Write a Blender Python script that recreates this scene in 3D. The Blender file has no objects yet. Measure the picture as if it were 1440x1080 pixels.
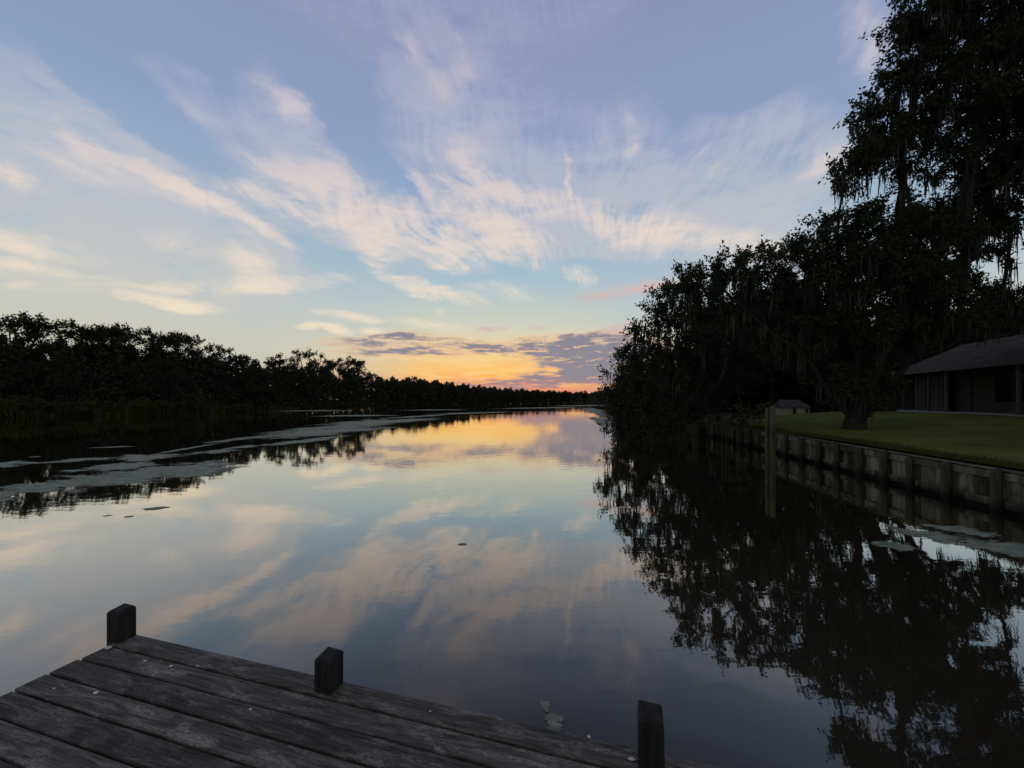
import bpy, math, random
import numpy as np
from math import radians as R
from mathutils import Vector, Matrix

C = bpy.context.scene.collection
F, CX, HY, H = 575.0, 720.0, 562.0, 2.4        # focal length (px of a 1440 wide photo), horizon row, eye height over the water

def at(px, py, D):                              # point seen at px,py at forward distance D
    return np.array([(px - CX) / F * D, D, H + (HY - py) / F * D])

def lin(c):
    return tuple(((v / 255) / 12.92 if v / 255 <= .04045 else ((v / 255 + .055) / 1.055) ** 2.4) for v in c) + (1,)

# ------------------------------------------------------------------ helpers
def tag(o, label=None, cat=None, group=None, kind=None):
    if label: o['label'] = label
    if cat: o['category'] = cat
    if group: o['group'] = group
    if kind: o['kind'] = kind
    return o

def empty(name, loc=(0, 0, 0), rz=0):
    o = bpy.data.objects.new(name, None); C.objects.link(o)
    o.location = loc; o.rotation_euler = (0, 0, rz); o.empty_display_size = .2
    return o

def link_mesh(name, me, mat, parent=None):
    o = bpy.data.objects.new(name, me); C.objects.link(o)
    if mat and not me.materials: me.materials.append(mat)
    if parent: o.parent = parent
    return o

def mesh_np(name, V, Q, smooth=False):
    me = bpy.data.meshes.new(name)
    V = np.asarray(V, np.float32); Q = np.asarray(Q, np.int32)
    k = Q.shape[1]
    me.vertices.add(len(V)); me.vertices.foreach_set('co', V.ravel())
    me.loops.add(Q.size); me.loops.foreach_set('vertex_index', Q.ravel())
    me.polygons.add(len(Q))
    me.polygons.foreach_set('loop_start', np.arange(0, Q.size, k, dtype=np.int32))
    me.polygons.foreach_set('loop_total', np.full(len(Q), k, np.int32))
    if smooth: me.polygons.foreach_set('use_smooth', np.ones(len(Q), bool))
    me.update(calc_edges=True)
    return me

class MB:
    """collects boxes, prisms and tubes, then links them as one mesh object"""
    def __init__(s): s.v = []; s.f = []
    def add(s, vs, fs):
        n = len(s.v); s.v += [tuple(map(float, p)) for p in vs]; s.f += [tuple(i + n for i in f) for f in fs]
    def box(s, x0, x1, y0, y1, z0, z1, bev=0.0):
        b = min(bev, (x1-x0)*.45, (y1-y0)*.45, (z1-z0)*.45)
        if b <= 0:
            vs = [(x, y, z) for z in (z0, z1) for x, y in ((x0, y0), (x1, y0), (x1, y1), (x0, y1))]
            s.add(vs, [(3, 2, 1, 0), (4, 5, 6, 7), (0, 1, 5, 4), (1, 2, 6, 5), (2, 3, 7, 6), (3, 0, 4, 7)]); return
        def ring(i, z): return [(x0+i, y0+b, z), (x0+b, y0+i, z), (x1-b, y0+i, z), (x1-i, y0+b, z), (x1-i, y1-b, z), (x1-b, y1-i, z), (x0+b, y1-i, z), (x0+i, y1-b, z)]
        rs = [ring(b, z0), ring(0, z0+b), ring(0, z1-b), ring(b, z1)]
        vs = sum(rs, []); fs = [tuple(range(7, -1, -1)), tuple(range(24, 32))]
        for k in range(3):
            for i in range(8): j = (i+1) % 8; fs.append((k*8+i, k*8+j, k*8+8+j, k*8+8+i))
        s.add(vs, fs)
    def tube(s, pts, rad, n=10, cap=True):
        pts = [Vector(p) for p in pts]; vs = []; fs = []
        for i, p in enumerate(pts):
            d = (pts[min(i+1, len(pts)-1)] - pts[max(i-1, 0)]).normalized()
            a = d.orthogonal().normalized() if abs(d.z) < .99 else Vector((1, 0, 0)); b = d.cross(a)
            r = rad[i] if hasattr(rad, '__len__') else rad
            for k in range(n):
                t = 2*math.pi*k/n; vs.append(p + a*math.cos(t)*r + b*math.sin(t)*r)
        for i in range(len(pts)-1):
            for k in range(n): j = (k+1) % n; fs.append((i*n+k, i*n+j, i*n+n+j, i*n+n+k))
        if cap: fs += [tuple(range(n-1, -1, -1)), tuple(range(len(vs)-n, len(vs)))]
        s.add(vs, fs)
    def build(s, name, mat, parent=None, smooth=False, loc=None):
        me = bpy.data.meshes.new(name); me.from_pydata(s.v, [], s.f); me.update()
        if smooth: me.polygons.foreach_set('use_smooth', [True]*len(me.polygons))
        o = link_mesh(name, me, mat, parent)
        if loc is not None: o.location = loc
        return o

# ------------------------------------------------------------------ node helper
class NT:
    def __init__(s, tree): s.t = tree; s.l = tree.links
    def n(s, typ, **kw):
        nd = s.t.nodes.new(typ)
        for k, v in kw.items():
            if k == 'inp':
                for i, x in v.items():
                    if isinstance(x, bpy.types.NodeSocket): s.l.new(x, nd.inputs[i])
                    else: nd.inputs[i].default_value = x
            else: setattr(nd, k, v)
        return nd
    def m(s, op, a, b=0.0, c=0.0, clamp=False):
        return s.n('ShaderNodeMath', operation=op, use_clamp=clamp, inp={0: a, 1: b, 2: c}).outputs[0]
    def ramp(s, fac, stops, interp='LINEAR'):
        nd = s.n('ShaderNodeValToRGB', inp={0: fac}); cr = nd.color_ramp; cr.interpolation = interp
        while len(cr.elements) < len(stops): cr.elements.new(.5)
        for e, (p, c) in zip(cr.elements, stops):
            e.position = p; e.color = c if hasattr(c, '__len__') else (c, c, c, 1)
        return nd.outputs[0]
    def noise(s, vec, scale, detail=3, rough=.5, dist=0.0):
        return s.n('ShaderNodeTexNoise', inp={'Vector': vec, 'Scale': scale, 'Detail': detail, 'Roughness': rough, 'Distortion': dist})
    def mix(s, fac, a, b):
        nd = s.n('ShaderNodeMix', data_type='RGBA'); 
        for i, x in ((0, fac), (6, a), (7, b)):
            if isinstance(x, bpy.types.NodeSocket): s.l.new(x, nd.inputs[i])
            else: nd.inputs[i].default_value = x
        return nd.outputs[2]
    def xyz(s, x, y, z=0.0): return s.n('ShaderNodeCombineXYZ', inp={0: x, 1: y, 2: z}).outputs[0]
    def vscale(s, v, sc): return s.n('ShaderNodeVectorMath', operation='MULTIPLY', inp={0: v, 1: sc}).outputs[0]

def material(name):
    m = bpy.data.materials.new(name); m.use_nodes = True; m.node_tree.nodes.clear()
    t = NT(m.node_tree); out = t.n('ShaderNodeOutputMaterial')
    return m, t, out

def simple(name, c0, c1, scale=3.0, stretch=(1, 1, 1), rough=.8, bump=.0, bscale=20, island=.0, detail=5, spec=.3):
    """two-tone noise material, optional bump and per-piece tone"""
    m, t, out = material(name)
    co = t.n('ShaderNodeTexCoord').outputs['Object']
    v = t.vscale(co, stretch)
    fac = t.ramp(t.noise(v, scale, detail, .6).outputs[0], [(.3, 0), (.7, 1)])
    col = t.mix(fac, c0 + (1,), c1 + (1,))
    if island:
        g = t.n('ShaderNodeNewGeometry').outputs['Random Per Island']
        k = t.m('ADD', 1 - island, t.m('MULTIPLY', g, 2*island))
        col = t.n('ShaderNodeMix', data_type='RGBA', blend_type='MULTIPLY', inp={0: 1.0, 6: col, 7: t.xyz(k, k, k)}).outputs[2]
    b = t.n('ShaderNodeBsdfPrincipled', inp={'Base Color': col, 'Roughness': rough, 'Specular IOR Level': spec})
    if bump:
        nb = t.noise(v, bscale, 4, .6).outputs[0]
        bp = t.n('ShaderNodeBump', inp={'Strength': 1.0, 'Distance': bump, 'Height': nb})
        t.l.new(bp.outputs[0], b.inputs['Normal'])
    t.l.new(b.outputs[0], out.inputs[0])
    return m

# ------------------------------------------------------------------ materials
def leaf_material(name, c0, c1):
    m, t, out = material(name)
    g = t.n('ShaderNodeNewGeometry').outputs['Random Per Island']
    col = t.mix(g, c0 + (1,), c1 + (1,))
    d = t.n('ShaderNodeBsdfDiffuse', inp={0: col})
    tr = t.n('ShaderNodeBsdfTranslucent', inp={0: col})
    mx = t.n('ShaderNodeMixShader', inp={0: .25, 1: d.outputs[0], 2: tr.outputs[0]})
    t.l.new(mx.outputs[0], out.inputs[0])
    return m
M = {}
M['oak_leaf'] = leaf_material('oak_leaf', (.030, .038, .022), (.062, .078, .045))
M['wood_leaf'] = leaf_material('wood_leaf', (.026, .031, .019), (.052, .060, .036))
M['bush_leaf'] = leaf_material('bush_leaf', (.030, .038, .014), (.075, .090, .034))
M['reed'] = leaf_material('reed', (.022, .026, .010), (.070, .075, .030))
M['grass'] = leaf_material('grass_blade', (.04, .045, .012), (.08, .085, .026))
M['moss'] = simple('moss_grey', (.038, .038, .032), (.085, .084, .070), 6, rough=.95, spec=.0)
M['bark'] = simple('bark', (.020, .018, .016), (.050, .045, .040), 6, (1, 1, .25), .95, .02, 14, spec=.1)
M['ground'] = simple('earth', (.020, .018, .012), (.045, .042, .024), .3, rough=.95, spec=.1)
M['lawn'] = simple('lawn_turf', (.066, .080, .014), (.14, .16, .038), .45, rough=.95, bump=.03, bscale=30, spec=.05, detail=8)
def wall_wood(name, c0, c1, sc_):
    m, t, out = material(name)
    co = t.n('ShaderNodeTexCoord').outputs['Object']; v = t.vscale(co, (1, 1, .22))
    g = t.n('ShaderNodeNewGeometry').outputs['Random Per Island']
    n1 = t.noise(v, sc_, 6, .65, .4).outputs[0]; n2 = t.noise(t.vscale(co, (1, 1, .5)), 1.3, 4, .6).outputs[0]
    col = t.mix(t.ramp(t.m('ADD', t.m('MULTIPLY', n1, .7), t.m('MULTIPLY', g, .3)), [(.36, 0), (.66, 1)]), c0 + (1,), c1 + (1,))
    col = t.mix(t.m('MULTIPLY', t.ramp(n2, [(.45, 0), (.62, 1)]), .7), col, (.020, .024, .010, 1))     # moss growth
    z = t.n('ShaderNodeSeparateXYZ', inp={0: t.n('ShaderNodeNewGeometry').outputs['Position']}).outputs[2]
    wet_dim = t.ramp(t.m('ADD', z, t.m('MULTIPLY', t.m('SUBTRACT', n1, .5), .5)), [(.10, 1), (.34, 0)])
    col = t.mix(wet_dim, col, (.008, .009, .006, 1))  # waterline stain, painted dark to dim the wall's reflection
    b = t.n('ShaderNodeBsdfPrincipled', inp={'Base Color': col, 'Roughness': .9, 'Specular IOR Level': .15})
    bp = t.n('ShaderNodeBump', inp={'Strength': 1.0, 'Distance': .008, 'Height': n1})
    t.l.new(bp.outputs[0], b.inputs['Normal']); t.l.new(b.outputs[0], out.inputs[0]); return m
M['bulkhead'] = wall_wood('bulkhead_plank', (.022, .020, .012), (.20, .185, .125), 5)
M['bulkpost'] = wall_wood('bulkhead_post', (.014, .013, .009), (.095, .085, .055), 5)
M['cap'] = simple('bulkhead_cap', (.045, .043, .030), (.16, .15, .11), 4, rough=.9, bump=.004, spec=.2)
M['piling'] = simple('piling_wood', (.030, .030, .018), (.10, .10, .055), 4, (1, 1, .3), .9, .008, 14, spec=.2)
M['wall'] = simple('house_siding', (.036, .035, .034), (.065, .062, .060), 1.2, (1, 1, .3), .85)
M['brick'] = simple('dark_brick', (.04, .032, .028), (.07, .06, .05), 8, (1, 1, 2), .9)
M['roof'] = simple('shingle_roof', (.045, .041, .036), (.085, .077, .070), 1.6, rough=1.0, spec=0.0, bump=.01, bscale=30)
M['trim'] = simple('painted_trim', (.06, .057, .052), (.10, .096, .09), 3, rough=.6)
M['slab'] = simple('porch_slab', (.20, .20, .20), (.32, .32, .31), 2, rough=.9)
M['shed_wall'] = simple('shed_wall', (.34, .33, .27), (.48, .46, .38), 2.5, (1, 1, .4), .8)
M['shed_roof'] = simple('shed_roof', (.045, .044, .046), (.08, .078, .08), 2, rough=1.0, spec=0.0)
M['dark_door'] = simple('dark_door', (.02, .02, .02), (.04, .038, .035), 3, rough=.6)
M['guano'] = simple('bird_dropping', (.45, .45, .44), (.7, .7, .68), 40, rough=.9)
m, t, out = material('window_glass')
b = t.n('ShaderNodeBsdfPrincipled', inp={'Base Color': (.01, .01, .012, 1), 'Roughness': .05, 'Specular IOR Level': .5}); t.l.new(b.outputs[0], out.inputs[0]); M['glass'] = m

def deck_material():
    m, t, out = material('weathered_plank')
    co = t.n('ShaderNodeTexCoord').outputs['Object']
    isl = t.n('ShaderNodeNewGeometry').outputs['Random Per Island']
    off = t.n('ShaderNodeVectorMath', operation='ADD', inp={0: co, 1: t.xyz(t.m('MULTIPLY', isl, 37.0), 0.0, 0.0)}).outputs[0]
    grain = t.noise(t.vscale(off, (2.2, 55, 20)), 1.6, 6, .65, .6).outputs[0]
    blot = t.noise(t.vscale(off, (1.6, 7, 4)), 1.5, 7, .68, 1.6).outputs[0]
    fine = t.noise(t.vscale(off, (14, 40, 30)), 3.0, 4, .7).outputs[0]
    base = t.ramp(grain, [(.32, (.022, .020, .016, 1)), (.57, (.090, .083, .069, 1)), (.82, (.21, .195, .165, 1))])
    worn = t.ramp(blot, [(.45, 0.0), (.54, .35), (.64, 1.0)])
    col = t.mix(t.m('MULTIPLY', worn, t.m('MULTIPLY', t.ramp(fine, [(.35, 0), (.6, 1)]), .8)), base, (.33, .315, .28, 1))
    k = t.m('ADD', .62, t.m('MULTIPLY', isl, .75))
    col = t.n('ShaderNodeMix', data_type='RGBA', blend_type='MULTIPLY', inp={0: 1.0, 6: col, 7: t.xyz(k, k, k)}).outputs[2]
    b = t.n('ShaderNodeBsdfPrincipled', inp={'Base Color': col, 'Roughness': .85, 'Specular IOR Level': .2})
    bp = t.n('ShaderNodeBump', inp={'Strength': 1.0, 'Distance': .004, 'Height': t.m('ADD', grain, t.m('MULTIPLY', fine, .5))})
    t.l.new(bp.outputs[0], b.inputs['Normal']); t.l.new(b.outputs[0], out.inputs[0])
    return m
M['deck'] = deck_material()
M['dockpost'] = simple('dock_post_wood', (.010, .0095, .009), (.035, .033, .031), 5, (6, 6, .6), .85, .004, 10, spec=.2)

def water_material():
    m, t, out = material('river_water')
    co = t.n('ShaderNodeTexCoord').outputs['Object']
    a = t.noise(t.vscale(co, (1, 2.2, 1)), 1.1, 3, .5).outputs[0]
    b = t.noise(t.vscale(co, (.5, 2.0, 1)), 5.0, 2, .5).outputs[0]
    patch = t.ramp(t.noise(t.vscale(co, (.5, 1, 1)), .06, 3, .5).outputs[0], [(.40, .25), (.62, 1.0)])
    h = t.m('ADD', t.m('MULTIPLY', a, .0045), t.m('MULTIPLY', b, .0006))
    h = t.m('MULTIPLY', h, patch)
    bp = t.n('ShaderNodeBump', inp={'Strength': 1.0, 'Distance': 1.0, 'Height': h})
    gl = t.n('ShaderNodeBsdfGlossy', inp={'Color': (.98, .96, .90, 1), 'Roughness': .02, 'Normal': bp.outputs[0]})
    di = t.n('ShaderNodeBsdfDiffuse', inp={'Color': (.024, .020, .013, 1)})
    lw = t.n('ShaderNodeLayerWeight', inp={'Blend': .5, 'Normal': bp.outputs[0]}).outputs['Facing']
    r = t.ramp(lw, [(0, .01), (.28, .02), (.38, .065), (.47, .145), (.58, .29), (.66, .43), (.76, .66), (.90, .90), (1, 1)], 'LINEAR')
    mx = t.n('ShaderNodeMixShader', inp={0: r, 1: di.outputs[0], 2: gl.outputs[0]})
    t.l.new(mx.outputs[0], out.inputs[0])
    return m
M['water'] = water_material()

def algae_material():
    m, t, out = material('algae_film')
    co = t.n('ShaderNodeTexCoord').outputs['Object']
    r_ = t.n('ShaderNodeSeparateXYZ', inp={0: t.n('ShaderNodeUVMap').outputs[0]}).outputs[0]
    big = t.noise(t.vscale(co, (.55, 1.5, 1)), 1.1, 6, .68, .6).outputs[0]; fin = t.noise(t.vscale(co, (1, 2.2, 1)), 5.0, 5, .72).outputs[0]
    sm_ = t.m('ADD', t.m('MULTIPLY', big, .6), t.m('MULTIPLY', fin, .4))
    cover = t.ramp(t.m('SUBTRACT', sm_, t.m('MULTIPLY', t.m('POWER', r_, 1.8), .27)), [(.355, 0.0), (.395, 1.0)])
    col = t.mix(t.ramp(t.noise(t.vscale(co, (1, 2, 1)), 3, 7, .75).outputs[0], [(.35, 0), (.65, 1)]), (.06, .115, .07, 1), (.28, .27, .20, 1))
    b = t.n('ShaderNodeBsdfPrincipled', inp={'Base Color': col, 'Roughness': .7, 'Specular IOR Level': .25})
    tr = t.n('ShaderNodeBsdfTransparent')
    mx = t.n('ShaderNodeMixShader', inp={0: cover, 1: tr.outputs[0], 2: b.outputs[0]})
    t.l.new(mx.outputs[0], out.inputs[0])
    return m
M['algae'] = algae_material()

# ------------------------------------------------------------------ world: dusk sky with cirrus
def azel(px, py):
    x = (px - CX) / F; z = (HY - py) / F
    return math.atan2(x, 1), math.atan2(z, math.hypot(x, 1))

# strokes: x0,y0,x1,y1, half width, strength (photo pixels turned into sky directions)
VEIL = [
 (-260,150,430,400,105,.80), (-150,70,230,270,46,.45), (-100,330,420,370,46,.50), (-60,400,330,420,26,.45),
 (340,200,640,345,46,.85), (350,110,470,230,40,.45), (560,90,720,300,60,.75), (650,260,860,330,52,.85),
 (800,290,1100,330,50,.95), (940,230,1190,330,70,.60), (780,180,840,300,46,.40), (870,150,900,290,40,.40), (620,110,780,170,40,.30),
 (590,10,650,150,34,.45), (540,60,640,140,20,.30), (200,110,330,200,26,.30), (1120,250,1240,190,34,.50), (1210,-30,1235,110,26,.65),
 (1030,200,1170,150,26,.30), (300,-150,900,-60,60,.4), (-500,100,-50,260,90,.5), (1500,100,2200,200,120,.4), (-100,260,400,340,60,.5),
 (390,40,470,180,20,-.55), (470,170,650,372,20,-1.3), (90,80,330,250,22,-.8), (640,375,960,372,14,-.9), (400,330,520,392,16,-.8), (180,262,280,300,10,-.4), (960,60,1120,130,30,-.4)]
CIRRUS = [
 (196,232,390,330,7,.95), (230,262,380,330,10,.40), (95,170,160,226,9,.55), (60,205,200,262,12,.30), (-20,215,60,262,9,.45), (-20,330,125,362,9,.75), (-20,368,90,380,5,.45),
 (330,262,470,305,8,.85), (350,225,480,262,14,.45), (470,285,600,330,22,.75), (540,300,668,364,14,.85), (450,240,560,320,18,.45), (580,285,660,345,9,.45), (505,345,560,365,9,.7), (520,345,545,372,7,.6), (600,364,652,380,5,.55),
 (395,140,430,165,10,.60), (360,120,420,150,7,.30), (600,225,640,290,8,.40), (640,215,690,285,18,.60), (575,235,610,275,6,.5), (640,300,765,358,14,.95), (650,235,730,295,9,.7), (700,250,735,300,6,.7), (670,275,720,325,9,.5),
 (730,290,800,292,12,.60), (797,212,800,290,3,.7), (800,295,900,320,12,.65), (860,325,960,312,13,.65), (900,318,960,345,12,.55), (960,335,1110,350,12,.6), (880,170,890,240,7,.3), (990,210,1010,235,8,.2),
 (560,60,590,90,9,.35), (600,100,640,140,9,.30), (620,25,650,60,5,.3), (640,70,660,120,12,.3), (1222,10,1226,100,10,.5), (1130,240,1200,215,12,.4),
 (545,388,665,424,6,.95), (560,392,620,402,5,.6), (250,402,460,394,7,.85), (322,345,375,390,16,.55), (205,330,300,352,7,.3), (150,412,215,418,4,.6), (205,418,305,434,5,.95), (-60,372,200,402,5,.5), (-60,396,110,404,5,.35),
 (795,378,835,398,8,.6), (660,405,760,418,6,.3), (455,440,530,452,4,.95), (425,462,470,460,3,.7), (462,462,494,468,4,1.0), (508,466,535,469,3,.6), (560,452,650,462,4,.4), (650,368,664,374,3,.4), (610,436,625,442,3,.4)]
PINK = [ (800,418,950,396,7,.9), (880,404,1000,384,6,.6), (660,466,712,461,3,.9), (835,470,905,455,5,.9), (740,463,775,460,2,.6) ]
DARK = [ (440,480,560,482,5,.6), (520,474,600,470,4,.9), (500,480,640,476,6,.6), (470,495,660,491,5,1.0), (600,482,680,484,6,.7), (650,487,720,494,6,.9), (680,491,890,480,11,1.0), (730,502,910,488,14,1.1), (840,500,960,486,10,1.0),
 (780,478,900,470,6,.7), (750,514,920,506,10,1.1), (710,531,920,519,7,1.2), (780,526,930,522,9,1.0), (600,541,900,533,6,1.1), (640,549,800,546,3,.5), (775,472,830,476,3,.6), (570,500,700,498,3,.35),
 (840,536,1200,520,8,.5), (900,500,1300,480,12,.6) ]

def build_world():
    w = bpy.data.worlds.new("World"); bpy.context.scene.world = w; w.use_nodes = True
    w.node_tree.nodes.clear(); t = NT(w.node_tree)
    d = t.n('ShaderNodeTexCoord').outputs['Generated']
    s = t.n('ShaderNodeSeparateXYZ', inp={0: d})
    az = t.m('ARCTAN2', s.outputs[0], s.outputs[1]); el = t.m('ARCSINE', s.outputs[2])
    elp = t.m('MAXIMUM', el, 0.0)
    v = t.xyz(az, el)
    # gentle warp plus a finer one
    w1 = t.noise(t.xyz(az, t.m('MULTIPLY', el, 1.8)), 5.0, 4, .55)
    w2 = t.noise(t.xyz(az, t.m('MULTIPLY', el, 2.2)), 26.0, 3, .55)
    def warp(base, nz, amp):
        c = t.n('ShaderNodeVectorMath', operation='SUBTRACT', inp={0: nz.outputs[1], 1: (.5, .5, .5)}).outputs[0]
        c = t.vscale(c, amp)
        return t.n('ShaderNodeVectorMath', operation='ADD', inp={0: base, 1: c}).outputs[0]
    attn = t.n('ShaderNodeMapRange', inp={0: elp, 1: 0.0, 2: .45, 3: .25, 4: 1.0}).outputs[0]
    def warps(base, a1, a2):
        c1 = t.n('ShaderNodeVectorMath', operation='SUBTRACT', inp={0: w1.outputs[1], 1: (.5, .5, .5)}).outputs[0]
        c2 = t.n('ShaderNodeVectorMath', operation='SUBTRACT', inp={0: w2.outputs[1], 1: (.5, .5, .5)}).outputs[0]
        c = t.n('ShaderNodeVectorMath', operation='ADD', inp={0: t.vscale(c1, a1), 1: t.vscale(c2, a2)}).outputs[0]
        c = t.n('ShaderNodeVectorMath', operation='SCALE', inp={0: c, 'Scale': attn}).outputs[0]
        return t.n('ShaderNodeVectorMath', operation='ADD', inp={0: base, 1: c}).outputs[0]
    vw = warps(v, (.10, .08, 0), (.034, .024, 0))
    vd = warps(v, (.06, .03, 0), (.12, .040, 0))
    def strokes(lst, vec, wid=1.0):
        acc = None
        for x0, y0, x1, y1, hw, st in lst:
            a0, e0 = azel(x0, y0); a1, e1 = azel(x1, y1)
            L = math.hypot(a1-a0, e1-e0) / 2 * 1.25
            mx, my = (x0+x1)/2, (y0+y1)/2
            ca, ce = (a0+a1)/2, (e0+e1)/2
            ang = math.atan2(e1-e0, a1-a0)
            W = hw / F * math.cos(azel(mx, my)[0]) * 1.9 * math.cos(ce)
            mp = t.n('ShaderNodeMapping', vector_type='TEXTURE', inp={0: vec, 1: (ca, ce, 0), 2: (0, 0, ang), 3: (L*wid, W*wid, 1)})
            g = t.n('ShaderNodeTexGradient', gradient_type='SPHERICAL', inp={0: mp.outputs[0]}).outputs[1]
            acc = t.m('MULTIPLY', g, st*1.7) if acc is None else t.m('MULTIPLY_ADD', g, st*1.7, acc)
        return acc
    cir = strokes(CIRRUS, vw, 1.25); vei = strokes(VEIL, vw); pnk = strokes(PINK, vd); drk = strokes(DARK, vd, .92)
    # fibres that fan out from a point low over the river
    pa, pe = azel(830, 520)
    dx = t.m('SUBTRACT', az, pa); dy = t.m('SUBTRACT', el, pe)
    w0 = t.noise(t.xyz(az, t.m('MULTIPLY', el, 1.3)), 3.2, 1.5, .5).outputs[0]
    wob = t.m('MULTIPLY', t.m('SUBTRACT', w0, .5), .5)
    th = t.m('ADD', t.m('ARCTAN2', dy, dx), wob); rr = t.m('SQRT', t.m('ADD', t.m('MULTIPLY', dx, dx), t.m('MULTIPLY', dy, dy)))
    lr = t.m('LOGARITHM', t.m('ADD', rr, .05), 2.718)
    fib = t.noise(t.xyz(t.m('MULTIPLY', th, 10.0), t.m('MULTIPLY', lr, 2.6)), 2.0, 9, .66, .15).outputs[0]
    sk = t.n('ShaderNodeMapping', inp={0: t.xyz(az, el), 2: (0, 0, R(24)), 3: (.6, 1.9, 1)}).outputs[0]
    puff = t.noise(sk, 9.0, 9, .66, .35).outputs[0]
    tex = t.m('ADD', t.m('MULTIPLY', fib, .40), t.m('MULTIPLY', puff, .60))
    tv = t.ramp(tex, [(.38, .05), (.48, .40), (.59, 1.1)])
    tc = t.ramp(tex, [(.40, .04), (.49, .38), (.58, 1.2)])
    vden = t.m('MULTIPLY', t.m('SUBTRACT', 1.0, t.m('EXPONENT', t.m('MULTIPLY', t.m('MULTIPLY', t.m('MAXIMUM', vei, 0.0), tv), -3.2))), .92)
    cden = t.m('SUBTRACT', 1.0, t.m('EXPONENT', t.m('MULTIPLY', t.m('MULTIPLY', t.m('POWER', cir, 1.25), tc), -2.6)))
    # clear sky by elevation, away from and towards the sunset
    e = t.m('DIVIDE', elp, R(60), clamp=True)
    away = t.ramp(e, [(0.0, lin((200,192,166))), (.10, lin((205,207,192))), (.20, lin((190,203,208))), (.32, lin((165,189,209))), (.50, lin((145,166,200))), (.75, lin((138,151,189))), (1.0, lin((110,124,166)))])
    sun = t.ramp(e, [(0.0, lin((214,134,122))), (.018, lin((236,150,118))), (.040, lin((255,178,96))), (.072, lin((255,198,108))), (.110, lin((242,212,158))), (.16, lin((216,216,194))), (.27, lin((170,198,212))), (.42, lin((150,174,208))), (.68, lin((144,155,192))), (1.0, lin((116,126,168)))])
    a0 = azel(700, 500)[0]
    da = t.m('ABSOLUTE', t.m('SUBTRACT', az, a0))
    near = t.ramp(t.m('DIVIDE', da, .56, clamp=True), [(0, 1.0), (.25, .92), (.62, .30), (1, 0)], 'EASE')
    base = t.mix(near, away, sun)
    # hemisphere behind the camera is deeper dusk
    back = t.ramp(t.m('DIVIDE', da, math.pi, clamp=True), [(.42, 0), (.85, 1)])
    base = t.mix(t.m('MULTIPLY', back, .9), base, lin((158, 150, 146)))
    vcol = t.ramp(e, [(0.0, lin((240,190,140))), (.14, lin((210,208,198))), (.24, lin((202,204,204))), (.36, lin((196,199,210))), (.55, lin((184,188,210))), (.8, lin((160,163,196))), (1.0, lin((134,136,170)))])
    ccol = t.ramp(e, [(0.0, lin((255,200,130))), (.14, lin((248,232,202))), (.24, lin((238,226,210))), (.36, lin((234,220,212))), (.55, lin((214,204,212))), (.8, lin((176,172,198))), (1.0, lin((140,140,172)))])
    col = t.mix(vden, base, vcol)
    col = t.mix(cden, col, ccol)
    pd = t.m('MULTIPLY', t.m('MULTIPLY', pnk, t.ramp(puff, [(.38, .15), (.62, 1.2)])), .8, clamp=True)
    col = t.mix(pd, col, lin((214, 190, 186)))
    gs = t.noise(t.xyz(t.m('MULTIPLY', az, 1.0), t.m('MULTIPLY', el, 7.0)), 9.0, 6, .65, .8).outputs[0]
    gm = t.m('MULTIPLY', t.m('MULTIPLY', t.ramp(gs, [(.42, 0), (.60, 1)]), t.ramp(e, [(.02, 0), (.045, 1), (.10, .8), (.17, 0)])), near)
    col = t.mix(t.m('MULTIPLY', gm, .42), col, lin((255, 232, 168)))
    rip = t.noise(t.xyz(az, t.m('MULTIPLY', el, 6.5)), 16.0, 8, .68, .3).outputs[0]
    dd = t.m('MULTIPLY', drk, t.ramp(rip, [(.38, .12), (.5, .62), (.62, 1.15)]))
    dcol = t.ramp(dd, [(0.0, lin((255,200,130))), (.30, lin((224,172,142))), (.62, lin((168,152,152))), (1.0, lin((138,138,152)))])
    col = t.mix(t.m('MULTIPLY', dd, 1.35, clamp=True), col, dcol)
    # red band right on the horizon
    band = t.n('ShaderNodeTexNoise', inp={'Vector': t.xyz(t.m('MULTIPLY', az, .5), t.m('MULTIPLY', el, 9.0)), 'Scale': 22.0, 'Detail': 3.0}).outputs[0]
    bm = t.m('MULTIPLY', t.m('MULTIPLY', t.ramp(e, [(0, 1), (.035, .8), (.06, 0)]), t.ramp(band, [(.4, 0), (.6, 1)])), near)
    col = t.mix(t.m('MULTIPLY', bm, .65), col, lin((222, 126, 116)))
    sky = t.n('ShaderNodeTexSky', sky_type='NISHITA', sun_disc=False, sun_elevation=SUN_EL, sun_rotation=SUN_AZ, air_density=1.0, dust_density=1.5)
    nish = t.vscale(sky.outputs[0], (.10, .10, .10))
    col = t.mix(.08, col, nish)
    bg = t.n('ShaderNodeBackground', inp={0: col, 1: 1.0})
    o = t.n('ShaderNodeOutputWorld'); t.l.new(bg.outputs[0], o.inputs[0])
    w.cycles.sampling_method = 'MANUAL'; w.cycles.sample_map_resolution = 512

SUN_EL, SUN_AZ = R(0.2), R(-3.0)
build_world()
sl = bpy.data.lights.new('sun', 'SUN'); sl.energy = .10; sl.angle = R(.5); sl.color = (1, .62, .35)
so = bpy.data.objects.new('sun', sl); C.objects.link(so)
dv = Vector((math.sin(SUN_AZ)*math.cos(SUN_EL), math.cos(SUN_AZ)*math.cos(SUN_EL), math.sin(SUN_EL)))
so.rotation_euler = (-dv).to_track_quat('-Z', 'Y').to_euler()

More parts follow.
